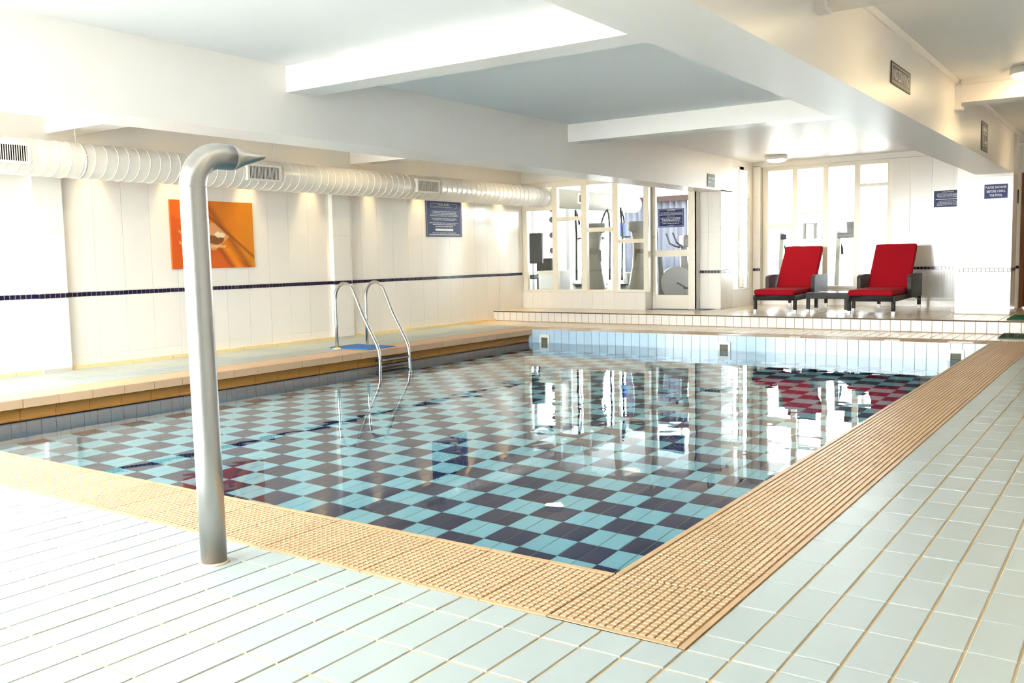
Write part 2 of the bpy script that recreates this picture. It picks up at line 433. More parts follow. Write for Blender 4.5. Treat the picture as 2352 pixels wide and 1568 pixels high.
# --- walls
def wall_tile_field(parent, org, ux, nrm, length, rows, pitch=.33, off=0., mos=True, mos_z=.735, mos_p=.0525):
    """tiles on a vertical wall; org = start of the wall face on the floor, ux along it, nrm out of it"""
    ux = Vector(ux); nrm = Vector(nrm); rz = math.atan2(ux.y, ux.x)
    cache = {}
    def put(name, a, b, z0, z1, mt, t, g):
        w, hgt = b-a-g, z1-z0-g
        key = (round(w,3), round(hgt,3), name)
        if key not in cache: cache[key] = MB().box(-w/2, w/2, -t, 0, -hgt/2, hgt/2).mesh(name, mt)
        p = Vector(org)+ux*((a+b)/2); o = link(name, cache[key], parent, (p.x, p.y, (z0+z1)/2))
        # local -y must point along nrm
        o.rotation_euler = (0, 0, math.atan2(nrm.y, nrm.x)+math.pi/2)
    for z0, z1 in rows:
        a = -off
        while a < length-1e-3:
            p, q = max(0, a), min(length, a+pitch)
            if q-p > .02: put('tile', p, q, z0, z1, WTILE, .006, .0028)
            a += pitch
    if mos:
        a = 0
        while a < length-1e-3:
            q = min(length, a+mos_p)
            if q-a > .02: put('mosaic_tile', a, q, mos_z, mos_z+.05, MOSAIC, .0065, .0075)
            a += mos_p
ROWS = [(.03,.133),(.133,.733),(.787,1.387),(1.387,1.987)]
QY0, QY1, QZ0, QZ1 = -1.3, 3.3, .35, 2.40
wl = MB(); wl.box(LW-.25, LW, YB-.2, QY0, -.1, CEIL); wl.box(LW-.25, LW, QY1, 13.6, -.1, CEIL)
wl.box(LW-.25, LW, QY0, QY1, -.1, QZ0); wl.box(LW-.25, LW, QY0, QY1, QZ1, CEIL)
wall_l = struct(wl.build('wall_left', PAINT), 'white tiled left wall with a thin navy mosaic band', 'wall')
y0 = 3.4
wall_tile_field(wall_l, (LW, y0, 0), (0,1,0), (1,0,0), 13.5-y0, ROWS, off=.20)
def pilaster(n, ya, yb):
    pb = bx(LW, LW+.075, ya, yb, 0, 2.10).build('trim_%d' % n, GROUTW)
    struct(pb, 'white tiled pilaster standing proud of the left wall, %s' % ('nearest the camera' if n == 1 else 'behind the pool ladder'), 'pilaster')
    wall_tile_field(pb, (LW+.075, ya, 0), (0,1,0), (1,0,0), yb-ya, ROWS+[(1.987,2.10)], pitch=.30)
    wall_tile_field(pb, (LW, ya, 0), (1,0,0), (0,-1,0), .081, ROWS+[(1.987,2.10)], pitch=.10)
pilaster(1, 4.86, 5.15); pilaster(2, 8.87, 9.20)
struct(bx(RW, RW+.2, YB-.2, 15.6, -.1, CEIL).build('wall_right', PAINT), 'white painted right wall of the pool hall', 'wall')
# back wall with the big daylight window
WX0, WX1, WZ0, WZ1 = -8.4, -2.2, .35, 2.45
wb = MB(); wb.box(LW, WX0, YB-.2, YB, -.1, CEIL); wb.box(WX1, RW, YB-.2, YB, -.1, CEIL)
wb.box(WX0, WX1, YB-.2, YB, -.1, WZ0); wb.box(WX0, WX1, YB-.2, YB, WZ1, CEIL)
struct(wb.build('wall_back', PAINT), 'white wall behind the camera with a wide window', 'wall')
def window(n, label, frames, panes, M=None):
    o = bpy.data.objects.new('window_%d' % n, None); C.objects.link(o); struct(o, label, 'window')
    for f in frames: bx(*f).build('window_frame', FRAMEW, o, bevel=.003, seg=1)
    for p in panes: bx(*p).build('pane', GLASS, o)
    return o
fr, pn = [], []
nw = 5; ww = (WX1-WX0)/nw
for i in range(nw+1): fr.append((WX0+i*ww-.035, WX0+i*ww+.035, YB-.14, YB-.06, WZ0, WZ1))
for z in (WZ0+.03, WZ1-.03): fr.append((WX0, WX1, YB-.135, YB-.065, z-.03, z+.03))
for i in range(nw): pn.append((WX0+i*ww+.035, WX0+(i+1)*ww-.035, YB-.103, YB-.097, WZ0+.06, WZ1-.06))
window(1, 'wide white framed window behind the camera', fr, pn)
fr, pn = [], []
ww = (QY1-QY0)/4
for i in range(5): fr.append((LW-.18, LW-.10, QY0+i*ww-.035, QY0+i*ww+.035, QZ0, QZ1))
for z in (QZ0+.03, QZ1-.03): fr.append((LW-.175, LW-.105, QY0, QY1, z-.03, z+.03))
for i in range(4): pn.append((LW-.143, LW-.137, QY0+i*ww+.035, QY0+(i+1)*ww-.035, QZ0+.06, QZ1-.06))
window(7, 'white framed window in the left wall level with the camera', fr, pn)
# --- ceiling and beams
struct(bx(-11.4, RW+.2, YB-.2, 19, CEIL, CEIL+.15).build('ceiling', GLOSSP), 'white gloss painted ceiling', 'ceiling')
LB0, LB1, RB0, RB1 = -6.0, -5.57, -1.93, -1.49
struct(bx(LB0, LB1, YB, 14.45, 2.028, CEIL).build('beam', BEAMP), 'long white ceiling beam along the left side of the pool', 'beam')
struct(bx(RB0, RB1, YB, 13.76, 2.02, CEIL).build('beam', BEAMP), 'long white ceiling beam along the right side of the pool', 'beam')
bays = (('left aisle', LW, LB0), ('pool bay', LB1, RB0), ('right aisle', RB1, RW))
cross = ((.80, 1.07, 'near the camera'), (5.07, 5.335, 'nearer the camera'), (9.32, 9.585, 'further from the camera'))
for bn, a, c in bays:
    for ya, yb, wh in cross:
        struct(bx(a, c, ya, yb, 2.36, CEIL).build('cross_beam', BEAMP), 'white cross beam under the ceiling of the %s, %s' % (bn, wh), 'beam')
# small cove moulding along the right aisle
cm = MB()
for ya, yb in ((1.07,5.07),(5.335,9.32),(9.585,15.5)):
    cm.prism([(RB1,CEIL-.036),(RB1+.012,CEIL-.032),(RB1+.03,CEIL-.012),(RB1+.034,CEIL),(RB1,CEIL)], 'y', ya, yb)
for ya in (5.07, 9.32):
    cm.prism([(ya,CEIL-.045),(ya-.016,CEIL-.04),(ya-.04,CEIL-.016),(ya-.045,CEIL),(ya,CEIL)], 'x', RB1+.05, RW)
struct(cm.build('trim_3', BEAMP), 'slim white cove moulding along the right beam', 'moulding')
for ya in (5.03, 9.28):
    b_ = MB(); b_.box(RB1, RB1+.05, ya, ya+.05, 2.31, CEIL-.05); b_.box(RB1, RB1+.065, ya-.012, ya+.075, 2.295, 2.32)
    struct(b_.build('trim_4' if ya < 6 else 'trim_5', BEAMP), 'small white moulded bracket under the %s cross beam of the right aisle' % ('nearer' if ya < 6 else 'further'), 'moulding')
# --- pillars at the far end
PROWS = [(ZP+.01,.733),(.787,1.387),(1.387,1.987),(1.987,2.53)]
pr = bx(-2.15, RB1, 13.75, 14.25, ZP-.01, CEIL).build('pillar', GROUTW); struct(pr, 'white tiled square pillar at the right end of the platform', 'pillar')
wall_tile_field(pr, (-2.15, 13.75, 0), (1,0,0), (0,-1,0), .66, PROWS, pitch=.335, off=.0)
wall_tile_field(pr, (RB1, 13.75, 0), (0,1,0), (1,0,0), .5, PROWS, pitch=.25)
PL0, PL1 = -6.0, -5.57
pl_ = bx(PL0, PL1, 13.95, 14.45, ZP-.01, 2.04).build('pillar', GROUTW); struct(pl_, 'white tiled pillar between the gym door and the side window', 'pillar')
PR2 = [(ZP+.01,.733),(.787,1.387),(1.387,2.02)]
wall_tile_field(pl_, (PL0, 13.95, 0), (1,0,0), (0,-1,0), PL1-PL0, PR2, pitch=.23)
wall_tile_field(pl_, (PL1, 13.95, 0), (0,1,0), (1,0,0), .5, PR2, pitch=.25)
# --- gym front: low wall, glazing, door
YG = 13.5
gw_ = MB(); gw_.box(LW, -6.66, YG, YG+.12, ZP-.01, .45); gw_.box(LW, -6.6, YG, YG+.12, 2.315, CEIL); gw_.box(-6.70, -6.664, YG+.02, 13.80, ZP-.01, 2.2)
gw_.box(-6.66, PL0, 13.74, 13.86, 2.15, CEIL); gw_.box(-5.935, -5.917, 13.745, 13.95, ZP-.01, 2.15)
wfar = struct(gw_.build('wall_gym', PAINT), 'low white tiled wall under the gym glazing', 'wall')
wall_tile_field(wfar, (LW, YG, 0), (1,0,0), (0,-1,0), -6.66-LW, [(ZP+.008,.445)], pitch=.20, mos=False)
FY0, FY1 = YG+.01, YG+.09
cols = [(-8.935,-8.415,1.915,1.84,None),(-8.315,-7.849,1.714,1.649,2.223),(-7.74,-7.258,1.516,1.444,2.223),(-7.156,-6.685,1.308,1.245,2.21)]
fr, pn = [], []
for a, c in ((-9.03,-8.935),(-8.415,-8.315),(-7.849,-7.74),(-7.258,-7.156),(-6.685,-6.61)): fr.append((a, c, FY0, FY1, .45, 2.315))
for a, c, z1, z0, zt in cols:
    fr.append((a, c, FY0, FY1, z0, z1)); fr.append((a, c, FY0, FY1, .45, .488)); fr.append((a, c, FY0, FY1, zt or 2.225, 2.315))
    pn.append((a, c, YG+.045, YG+.051, .488, z0))
    if zt: pn.append((a, c, YG+.045, YG+.051, z1, zt))
fr.append((LW, -6.61, YG-.012, YG+.10, .445, .462))
window(2, 'cream framed gym glazing with stepped crossbars beside the duct', fr, pn)
DX0, DX1, DY = -6.66, -5.917, 13.75
dr = bpy.data.objects.new('door_1', None); C.objects.link(dr); struct(dr, 'cream framed glass gym door with a navy notice', 'door')
for f in ((-6.66,-6.600,DY,DY+.06,ZP,2.16),(-6.031,DX1,DY,DY+.06,ZP,2.16),(-6.60,-6.031,DY+.005,DY+.055,ZP+.01,.396),(-6.60,-6.031,DY+.005,DY+.055,1.013,1.119),(-6.60,-6.031,DY+.005,DY+.055,2.13,2.16)):
    bx(*f).build('door_frame', FRAMEW, dr, bevel=.003, seg=1)
for z0, z1 in ((.396,1.013),(1.119,2.13)): bx(-6.60, -6.031, DY+.027, DY+.033, z0, z1).build('pane', GLASS, dr)
kb = MB().tube([(-6.625,DY,1.33),(-6.625,DY-.02,1.33)], .016, 16); kb.build('lock', STEEL, dr)
# --- side window (faces the loungers) and far window wall
sw = MB(); sw.box(PL1-.10, PL1, 14.45, 15.5, ZP-.01, .45); sw.box(PL1-.10, PL1, 14.45, 15.5, 2.46, CEIL)
struct(sw.build('wall_side', PAINT), 'low white wall below the narrow side window', 'wall')
fr = [(PL1-.028,PL1-.003,a,c,.45,2.46) for a, c in ((14.45,14.53),(14.78,14.98),(15.25,15.40))]
fr += [(PL1-.028,PL1-.003,14.53,14.78,1.756,1.82),(PL1-.028,PL1-.003,14.98,15.25,1.965,2.01)]
fr += [(PL1-.028,PL1-.003,14.53,15.25,.45,.477),(PL1-.028,PL1-.003,14.53,15.25,2.41,2.46),(PL1-.10,PL1+.012,14.45,15.40,.445,.46)]
pn = [(PL1-.019,PL1-.013,a,c,z0,z1) for a, c, z0, z1 in ((14.53,14.78,.477,1.756),(14.53,14.78,1.82,2.41),(14.98,15.25,.477,1.965),(14.98,15.25,2.01,2.41))]
window(4, 'narrow cream side window with two tall panes left of the loungers', fr, pn)
cc = bx(PL1-.10, -5.44, 15.40, 15.56, ZP-.01, 2.50).build('corner_post', GROUTW); struct(cc, 'slim white corner post beside the far window', 'post')
wall_tile_field(cc, (PL1, 15.40, 0), (1,0,0), (0,-1,0), .13, [(ZP+.01,.733),(.787,1.387),(1.387,1.987),(1.987,2.49)], pitch=.13)
YF = 15.5
FX0, FX1 = -5.44, -3.364
wf = MB(); wf.box(FX0, FX1, YF, YF+.12, ZP-.01, .45); wf.box(PL1, FX1, YF, YF+.12, 2.46, CEIL)
wf.box(FX1, -1.56, YF, YF+.12, ZP-.01, CEIL); wf.box(-1.56, -.65, YF, YF+.12, 2.13, CEIL); wf.box(-.65, RW, YF, YF+.12, ZP-.01, CEIL)
wall_f = struct(wf.build('wall_far', GLOSSP), 'white tiled far wall with a navy mosaic band behind the loungers', 'wall')
wall_tile_field(wall_f, (-3.087, YF, 0), (1,0,0), (0,-1,0), 1.52, [(ZP+.11,.733),(.787,1.387),(1.387,1.987),(1.987,2.53)], pitch=.31)
wall_tile_field(wall_f, (-3.36, YF, 0), (1,0,0), (0,-1,0), .265, [(ZP+.01,1.387),(1.387,2.53)], pitch=.30, mos=False)
bx(-3.36, -1.57, YF-.018, YF, ZP, ZP+.09).build('skirting', WTILE, wall_f)
bx(PL1, RB0, YF-.10, YF, 2.475, CEIL).build('fascia', PAINT, wall_f)
fr, pn = [], []
FYa, FYb = YF+.01, YF+.09
fcols = [(-5.346,-4.935,1.523,1.451),(-4.848,-4.433,1.704,1.669),(-4.349,-3.935,None,None),(-3.847,-3.431,2.113,2.062)]
for a, c in ((FX0,-5.346),(-4.935,-4.848),(-4.433,-4.349),(-3.935,-3.847),(-3.431,FX1)): fr.append((a,c,FYa,FYb,.45,2.46))
for a, c, z1, z0 in fcols:
    fr.append((a,c,FYa,FYb,.45,.48)); fr.append((a,c,FYa,FYb,2.41,2.46))
    if z1:
        fr.append((a,c,FYa,FYb,z0,z1)); pn.append((a,c,YF+.047,YF+.053,.48,z0)); pn.append((a,c,YF+.047,YF+.053,z1,2.41))
    else: pn.append((a,c,YF+.047,YF+.053,.48,2.41))
fr.append((FX0,FX1,YF-.012,YF+.1,.445,.462))
window(5, 'large cream framed window of four panes behind the red loungers', fr, pn)
dd = bpy.data.objects.new('door_2', None); C.objects.link(dd); struct(dd, 'brown wooden door in the far wall right of the tiled pillar', 'door')
bx(-1.56, -1.51, YF-.03, YF+.1, ZP, 2.13).build('door_frame', WOOD, dd); bx(-.70, -.65, YF-.03, YF+.1, ZP, 2.13).build('door_frame', WOOD, dd)
bx(-1.51, -.70, YF-.03, YF+.1, 2.08, 2.13).build('door_frame', WOOD, dd)
bx(-1.51, -.70, YF, YF+.045, ZP+.01, 2.08).build('door_leaf', WOOD, dd)
MB().tube([(-.78,YF-.01,1.15),(-.78,YF-.06,1.15),(-.90,YF-.06,1.15)], .009, 8).build('door_handle', STEEL, dd)
# --- unseen ground, added to block sky light from below and bounce light up
og = MB(); og.box(-80, 80, 18.85, 90, -.45, -.35); og.box(-80, 80, -70, YB-.25, -.45, -.35); og.box(-80, -11.45, YB-.25, 18.85, -.45, -.35); og.box(RW+.25, 80, YB-.25, 18.85, -.45, -.35)
struct(og.build('ground_outside', mat('pale_bounce_ground', srgb(214,211,204), .9, var=.06, bscale=1)), 'unseen pale ground added outside the windows to bounce light', 'ground')
# --- gym room behind
GZ0, GZ1 = .55, 2.56
gyr = MB()
gyr.box(-11.4, -11.2, YG, 19, ZP-.1, CEIL); gyr.box(-11.2, LW, YG, YG+.12, ZP-.1, CEIL); gyr.box(FX1+.24, FX1+.44, YF+.12, 19, ZP-.1, CEIL)
gx0, gx1 = -10.9, -3.25
gyr.box(-11.2, gx0, 18.6, 18.8, ZP-.1, CEIL); gyr.box(gx1, FX1+.3, 18.6, 18.8, ZP-.1, CEIL)
gyr.box(gx0, gx1, 18.6, 18.8, ZP-.1, GZ0)
struct(gyr.build('wall_gym_room', PAINT), 'white walls of the gym room seen through the glazing', 'wall')
gfl = bx(-11.2, PL1-.10, YG+.12, 18.7, ZP-.004, ZP+.004); gfl.box(PL1-.10, FX1+.3, YF+.12, 18.7, ZP-.004, ZP+.004)
struct(gfl.build('floor_gym', CARPET), 'grey carpeted gym floor behind the glass', 'floor')
fr, pn = [], []
nw = 6; ww = (gx1-gx0)/nw
for i in range(nw+1): fr.append((gx0+i*ww-.03, gx0+i*ww+.03, 18.66, 18.74, GZ0, GZ1))
for z in (GZ0+.03, GZ1-.012): fr.append((gx0, gx1, 18.665, 18.735, z-.012, z+.012))
for i in range(nw): pn.append((gx0+i*ww+.03, gx0+(i+1)*ww-.03, 18.697, 18.703, GZ0+.042, GZ1-.024))
window(6, 'bright outside window at the back of the gym', fr, pn)

# ================================================================== THINGS
# --- ventilation duct
DXC, DZC, DR = -8.60, 2.065, .17
du = thing('ventilation_duct', 'long round white spiral air duct hung along the left wall', 'duct', (DXC, 0, DZC))
n = 40
rings = [[(DR*math.cos(2*math.pi*k/n), y, DR*math.sin(2*math.pi*k/n)) for k in range(n)] for y in (YB+.02, 4, 9, 13.49)]
MB().loops(rings).build('duct_pipe', DUCT, du)
hx = [(( DR+.001)*math.cos(t), 2.6+.119*t/(2*math.pi), (DR+.001)*math.sin(t)) for t in [k*2*math.pi/20 for k in range(int(20*10.8/.119))]]
MB().tube(hx, .0046, 5).build('spiral_seam', mat('seam_paint', srgb(252,248,240), .25), du)
for yc in (5.12, 7.60, 10.55):
    so = MB().loops([[( (DR+r)*math.cos(2*math.pi*k/n), yc+dy, (DR+r)*math.sin(2*math.pi*k/n)) for k in range(n)] for r, dy in ((.001,-.012),(.004,-.012),(.004,.012),(.001,.012))], False).build('hanger_strap', DUCT, du)
    MB().tube([(0, yc, DR), (0, yc, CEIL-DZC)], .005, 6).build('hanger_rod', DUCT, so)
    MB().tube([(DR+.002, yc, .035), (DR+.022, yc, .04)], .009, 8).build('strap_bolt', DUCT, so)
def grille(ya, yb):
    f = MB(); X0, X1 = .10, DR+.030
    z0, z1, e = -.085, .10, .022
    for a in ((X0,X1,ya,ya+e,z0,z1),(X0,X1,yb-e,yb,z0,z1),(X0,X1,ya+e,yb-e,z0,z0+e),(X0,X1,ya+e,yb-e,z1-e,z1)): f.box(*a)
    g = f.build('air_grille', DUCT, du)
    bx(DR+.001, DR+.005, ya+e, yb-e, z0+e, z1-e).build('grille_shade_plate', DARK, g)  # dark plate painted as the shade inside the duct
    s_ = MB(); k = ya+e+.006
    while k < yb-e:
        s_.box(X1-.008, X1-.003, k, k+.0068, z0+e, z1-e); k += .0205
    tag(s_.build('louvre_slats', DUCT, g), kind='stuff')
grille(3.92, 4.56); grille(7.03, 7.52); grille(9.98, 10.47)
g2 = thing('ventilation_duct', 'white round air duct inside the gym, seen through the glass', 'duct', (DXC, 13.65, DZC))
MB().loops([[(DR*math.cos(2*math.pi*k/n), y, DR*math.sin(2*math.pi*k/n)) for k in range(n)] for y in (0, 2.9, 3.3)]).build('duct_pipe', DUCT, g2)
f = bx(.12, DR+.012, .75, 1.15, -.08, .1).build('air_grille', DUCT, g2); bx(DR+.008, DR+.014, .80, 1.10, -.055, .075).build('grille_shade_plate', DARK, f)

# --- round ceiling lamps
def drum_lamp(loc, label, energy):
    t = thing('ceiling_lamp', label, 'lamp', loc, 0, 'round drum ceiling lamps')
    MB().lathe([(.155,0),(.165,-.005),(.168,-.055),(.160,-.062),(.150,-.062)]).build('lamp_body', WPLAS, t)
    MB().lathe([(.150,-.060),(.148,-.072),(.125,-.088),(.08,-.098),(.001,-.101)]).build('lamp_diffuser', LAMPW, t)
    return t
lamps = [((-4.885,14.55,CEIL), 'round drum ceiling lamp above the left red lounger'),
         ((-.86,9.03,CEIL), 'round drum ceiling lamp in the right aisle beside the far cross beam'),
         ((-.70,5.95,CEIL), 'round drum ceiling lamp in the right aisle behind the nearer cross beam'),
         ((-.75,13.0,CEIL), 'round drum ceiling lamp over the far end of the right aisle'),
         ((-.30,2.9,CEIL), 'round drum ceiling lamp in the right aisle nearest the camera'),
         ((-7.65,8.6,CEIL), 'round drum ceiling lamp in the left aisle beside the far cross beam'),
         ((-7.65,12.2,CEIL), 'round drum ceiling lamp in the left aisle near the gym glazing'),
         ((-7.65,4.2,CEIL), 'round drum ceiling lamp in the left aisle nearest the camera')]
for l, t in lamps: drum_lamp(l, t, 0)
# --- small wall-washing downlights between duct and wall
for k, yy in enumerate((5.50, 6.45, 7.50, 8.52, 9.60, 10.72, 11.80, 12.80)):
    t = thing('downlight', 'small round downlight above the duct, number %d from the camera along the left wall' % (k+1), 'lamp', (-8.90, yy, CEIL), 0, 'wall washing downlights')
    t['label'] = 'small round downlight above the left wall duct, ' + ('right of the nearest pilaster', 'over the left edge of the orange picture', 'over the right edge of the orange picture', 'left of the pilaster behind the ladder', 'right of the pilaster behind the ladder', 'left of the POOL RULES notice', 'right of the POOL RULES notice', 'nearest the gym glazing')[k]
    MB().lathe([(.045,0),(.045,-.012),(.034,-.014)], 20).build('lamp_ring', WPLAS, t)
    MB().lathe([(.034,-.006),(.001,-.0065)], 20).build('lens', SPOTL, t)
    sl = bpy.data.lights.new('downlight_beam', 'SPOT'); sl.energy = 30; sl.color = (1,.74,.38); sl.spot_size = math.radians(44); sl.spot_blend = .7; sl.shadow_soft_size = .02
    so = bpy.data.objects.new('downlight_beam', sl); C.objects.link(so); so.parent = t; so.location = (0,0,-.03); so.rotation_euler = (0, math.radians(-3), 0)

# --- shower spout at the pool edge
SH = thing('water_spout', 'tall curved stainless steel water spout standing on the near deck', 'spout', (-2.682, 2.017, 0))
R_ = .0455
zt = 1.31; rb = .112
path = [(0,0,-.0), (0,0,.4), (0,0,.8), (0,0,zt)]
for k in range(1, 13):
    a = math.radians(k*7.5); path.append((0, rb-rb*math.cos(a), zt+rb*math.sin(a)))
px_, py_, pz_ = path[-1]
a = math.radians(90); dy, dz = math.sin(a), math.cos(a)
path.append((0, py_+.05*dy, pz_+.05*dz))
MB().tube(path, R_, 32, up=(1,0,0)).build('spout_pipe', STEELS, SH)
e = path[-1]; Lh = [0, .012, .022, .05, .08, .104, .110]
rr = [(R_,R_), (.047,.0445), (.049,.041), (.056,.029), (.062,.021), (.066,.013), (.063,.008)]
hp = [(0, e[1]+l*dy, e[2]+l*dz+.04*l) for l in Lh]
SH.rotation_euler.y = -.009
MB().tube(hp, rr, 32, up=(1,0,0)).build('spout_nozzle', STEELS, SH)
MB().lathe([(R_+.0006,zt-.0015),(R_+.0006,zt+.0015)], 32).build('weld_ring', STEELS, SH)
MB().lathe([(.054,0),(.053,.003),(.049,.006),(R_,.007)], 32).build('base_collar', mat('sealant', srgb(206,186,160), .7), SH)

# --- pool ladder
LD = thing('pool_ladder', 'stainless steel pool ladder with two curved handrails on the left edge', 'ladder', (-7.6, 8.16, 0))
def rail(yo):
    p = [(-.378,yo,.0), (-.378,yo,.3), (-.378,yo,.58)]
    cx, cz, r = -.218, .60, .16
    for k in range(0, 13):
        a = math.radians(180-k*12.2); p.append((cx+r*math.cos(a)*1.0, yo, cz+.185*math.sin(a)))
    p += [(.05,yo,.42),(.262,yo,.075),(.286,yo,.02),(.300,yo,-.05),(.303,yo,-.2),(.303,yo,-.90)]
    o = MB().tube(p, .0195, 14).build('handrail', STEEL, LD)
    MB().lathe([(.055,.0),(.055,.006),(.03,.016),(.021,.02)], 20, -.378, yo).build('flange', CREAM, o)
rail(-.26); rail(.26)
for z in (-.105, -.36, -.61, -.86):
    o = bx(.215, .315, -.245, .245, z-.022, z+.012).build('tread', BLACKP, LD, bevel=.004, seg=1)
    bx(.3155, .320, -.235, .235, z-.014, z+.006).build('tread_edge', LGREY, o)
for yo in (-.26, .26):
    MB().tube([(.295,yo,-.80),(.115,yo,-.80)], .014, 10).build('wall_stay', BLACKP, LD)
mt_ = bx(-8.13, -7.49, 7.93, 8.392, .002, .014); tag(mt_.build('rubber_mat', BLUEM, bevel=.003, seg=1), 'flat blue rubber mat between the ladder handrails', 'mat')
# --- green mats
gm = thing('door_mat', 'green grass-like mat on the platform beside the tiled pillar', 'mat', (-.93, 13.2, ZP))
bx(-.48, .48, -.42, .42, 0, .012).build('mat_base', GREENR, gm)
pm = MB()
for i in range(60):
    for j in range(50):
        x, y = -.475+i*.95/60, -.415+j*.83/50; pm.box(x, x+.007, y, y+.007, .012, .018)
tag(pm.build('mat_pile', GREENM, gm), kind='stuff')
gm = thing('door_mat', 'dark green ribbed rubber mat on the deck below the step', 'mat', (-.93, 12.30, .002))
bx(-.48, .48, -.25, .25, 0, .008).build('mat_base', GREENR, gm)
for i in range(32): bx(-.475+i*.03, -.475+i*.03+.016, -.25, .25, .008, .022).build('rib', GREENR, gm)

# --- pool inlets on the far wall
for X, lb in ((-7.17,'left'), (-4.446,'middle'), (-1.734,'right')):
    t = thing('pool_inlet', 'white square inlet frame on the far pool wall, %s of three' % lb, 'inlet', (X, PY1, -.17), 0, 'pool wall inlets')
    b_ = MB()
    for q in ((-.085,.085,-.022,0,.055,.09),(-.085,.085,-.022,0,-.09,-.055),(-.085,-.055,-.022,0,-.055,.055),(.055,.085,-.022,0,-.055,.055)): b_.box(*q)
    b_.prism([(-.085,.09),(.085,.09),(.05,.102),(-.05,.102)], 'y', -.022, 0)
    b_.build('frame', WPLAS, t)
    bx(-.055, .055, -.004, 0, -.055, .055).build('opening', mat('inlet_dark', srgb(96,92,66), .6), t)
    for i in range(5): bx(-.055, .055, -.010, -.005, -.05+i*.021, -.044+i*.021).build('bar', GREYP, t)

# --- signs
def sign(name, label, loc, rz, w, h, mt, lines, border=True, small=(), rules=()):
    """board centred at loc facing -Y before rz; lines = (text, x, z, width, height)"""
    t = thing(name, label, 'sign', loc, rz)
    bx(-w/2, w/2, 0, .006, -h/2, h/2).build('board', mt, t)
    if border:
        b_ = MB(); e = .012*max(w,h)/.6+.004; th = .0035
        for q in ((-w/2+e,w/2-e,-.0006,0,h/2-e-th,h/2-e),(-w/2+e,w/2-e,-.0006,0,-h/2+e,-h/2+e+th),(-w/2+e,-w/2+e+th,-.0006,0,-h/2+e,h/2-e),(w/2-e-th,w/2-e,-.0006,0,-h/2+e,h/2-e)): b_.box(*q)
        b_.build('border_line', INK, t)
    for txt, x, z, tw, th in lines: link('lettering', text_mesh(txt, tw, th, INK), t, (x, -.0012, z))
    if small:
        b_ = MB()
        for z, x0, x1, hh in small:
            x = x0
            while x < x1-.004:
                l = random.choice((.006,.010,.014,.020,.026))*max(1, hh/.010); l = min(l, x1-x)
                k = x
                while k < x+l-.002:
                    cw = hh*.55
                    b_.box(k, min(k+cw*.72, x+l), -.0008, 0, z-hh/2*random.uniform(.7,1), z+hh/2*random.uniform(.6,1)); k += cw
                x += l+hh*.6
        tag(b_.build('small_print', INK, t), kind='stuff')
    if rules:
        for x0, x1, z, th in rules: bx(x0, x1, -.0009, 0, z-th/2, z+th/2).build('rule_line', INK, t)
    return t
PI2 = math.pi/2
# pool rules, on the left wall (faces +X)
sm = [(.105,-.31,.31,.013),(.082,-.28,.29,.013),(.059,-.33,.33,.013),(.036,-.35,.35,.013),(-.004,-.31,.31,.013),(-.026,-.27,.27,.013),
      (-.072,-.36,.36,.013),(-.096,-.28,.28,.013),(-.126,-.22,.22,.013),(-.224,-.30,.30,.013),(-.247,-.37,.37,.014),(.170,-.24,.20,.012)]
sign('pool_rules_sign', 'large navy notice headed POOL RULES on the left wall', (LW+.015, 11.32, 1.672), PI2, .885, .565, NAVYS,
     [('POOL RULES', 0, .212, .26, .038)], True, sm, [(-.32,-.15,.225,.004),(.15,.32,.225,.004),(-.32,-.25,.165,.004),(.25,.32,.165,.004),(-.32,-.316,.195,.06),(.316,.32,.195,.06),(-.22,.22,-.175,.034)])
sign('gym_rules_sign', 'navy notice headed GYM RULES on the glass gym door', (-6.322, 13.745, 1.63), 0, .443, .295, NAVYS,
     [('GYM RULES', 0, .118, .13, .020)], True, [(.085,-.18,.18,.009),(.067,-.19,.19,.009),(.049,-.20,.20,.009),(.028,-.07,.07,.008),(.0,-.18,.18,.013),(-.022,-.17,.17,.013),(-.044,-.15,.15,.013),(-.088,-.15,.15,.014),(-.118,-.05,.05,.008)], [(-.18,.18,-.065,.003)])
sign('no_diving_sign', 'charcoal NO DIVING plate on the right beam', (RB1+.008, 7.07, 2.256), PI2, .61, .148, GREYS, [('NO', -.18, 0, .135, .072), ('DIVING', .085, 0, .33, .072)])
sign('depth_sign', 'charcoal depth plate reading 1.4m on the right beam', (RB1+.008, 11.13, 2.228), PI2, .43, .30, GREYS, [('1.4m', .02, -.055, .30, .10)], True,
     [(.075,-.15,.15,.055)], [(-.13,.13,.028,.008)])
sign('beam_sign', 'small dark plate on the end of the left beam', (LB1+.008, 13.555, 2.162), PI2, .285, .195, GREYS, [], False, [(.035,-.11,.11,.030),(-.03,-.11,.11,.030)])
sign('shower_sign', 'navy PLEASE SHOWER BEFORE USING THE POOL sign on the right pillar', (-1.683, 13.736, 1.79), 0, .275, .185, NAVYS,
     [('PLEASE SHOWER', 0, .052, .245, .030), ('BEFORE USING', 0, 0, .215, .030), ('THE POOL', 0, -.052, .15, .030)], False)
sign('caution_sign', 'navy CAUTION notice on the far wall behind the right lounger', (-2.55, YF-.014, 1.81), 0, .39, .25, NAVYS,
     [('CAUTION', 0, .103, .16, .020)], False, [(.075,-.15,.15,.010),(.058,-.16,.16,.010),(.041,-.15,.15,.010),(.024,-.13,.13,.010),(-.035,-.12,.12,.010),(-.055,-.14,.14,.010),(-.075,-.15,.15,.010),(-.095,-.15,.15,.010)], [(-.17,.17,-.006,.010)])
sign('wall_plate', 'small black notice on the far wall beside the brown door', (-1.66, YF-.014, 1.79), 0, .125, .20, BLACKS, [], False, [], [(-.045,-.02,.06,.012),(-.045,-.02,-.03,.012)])

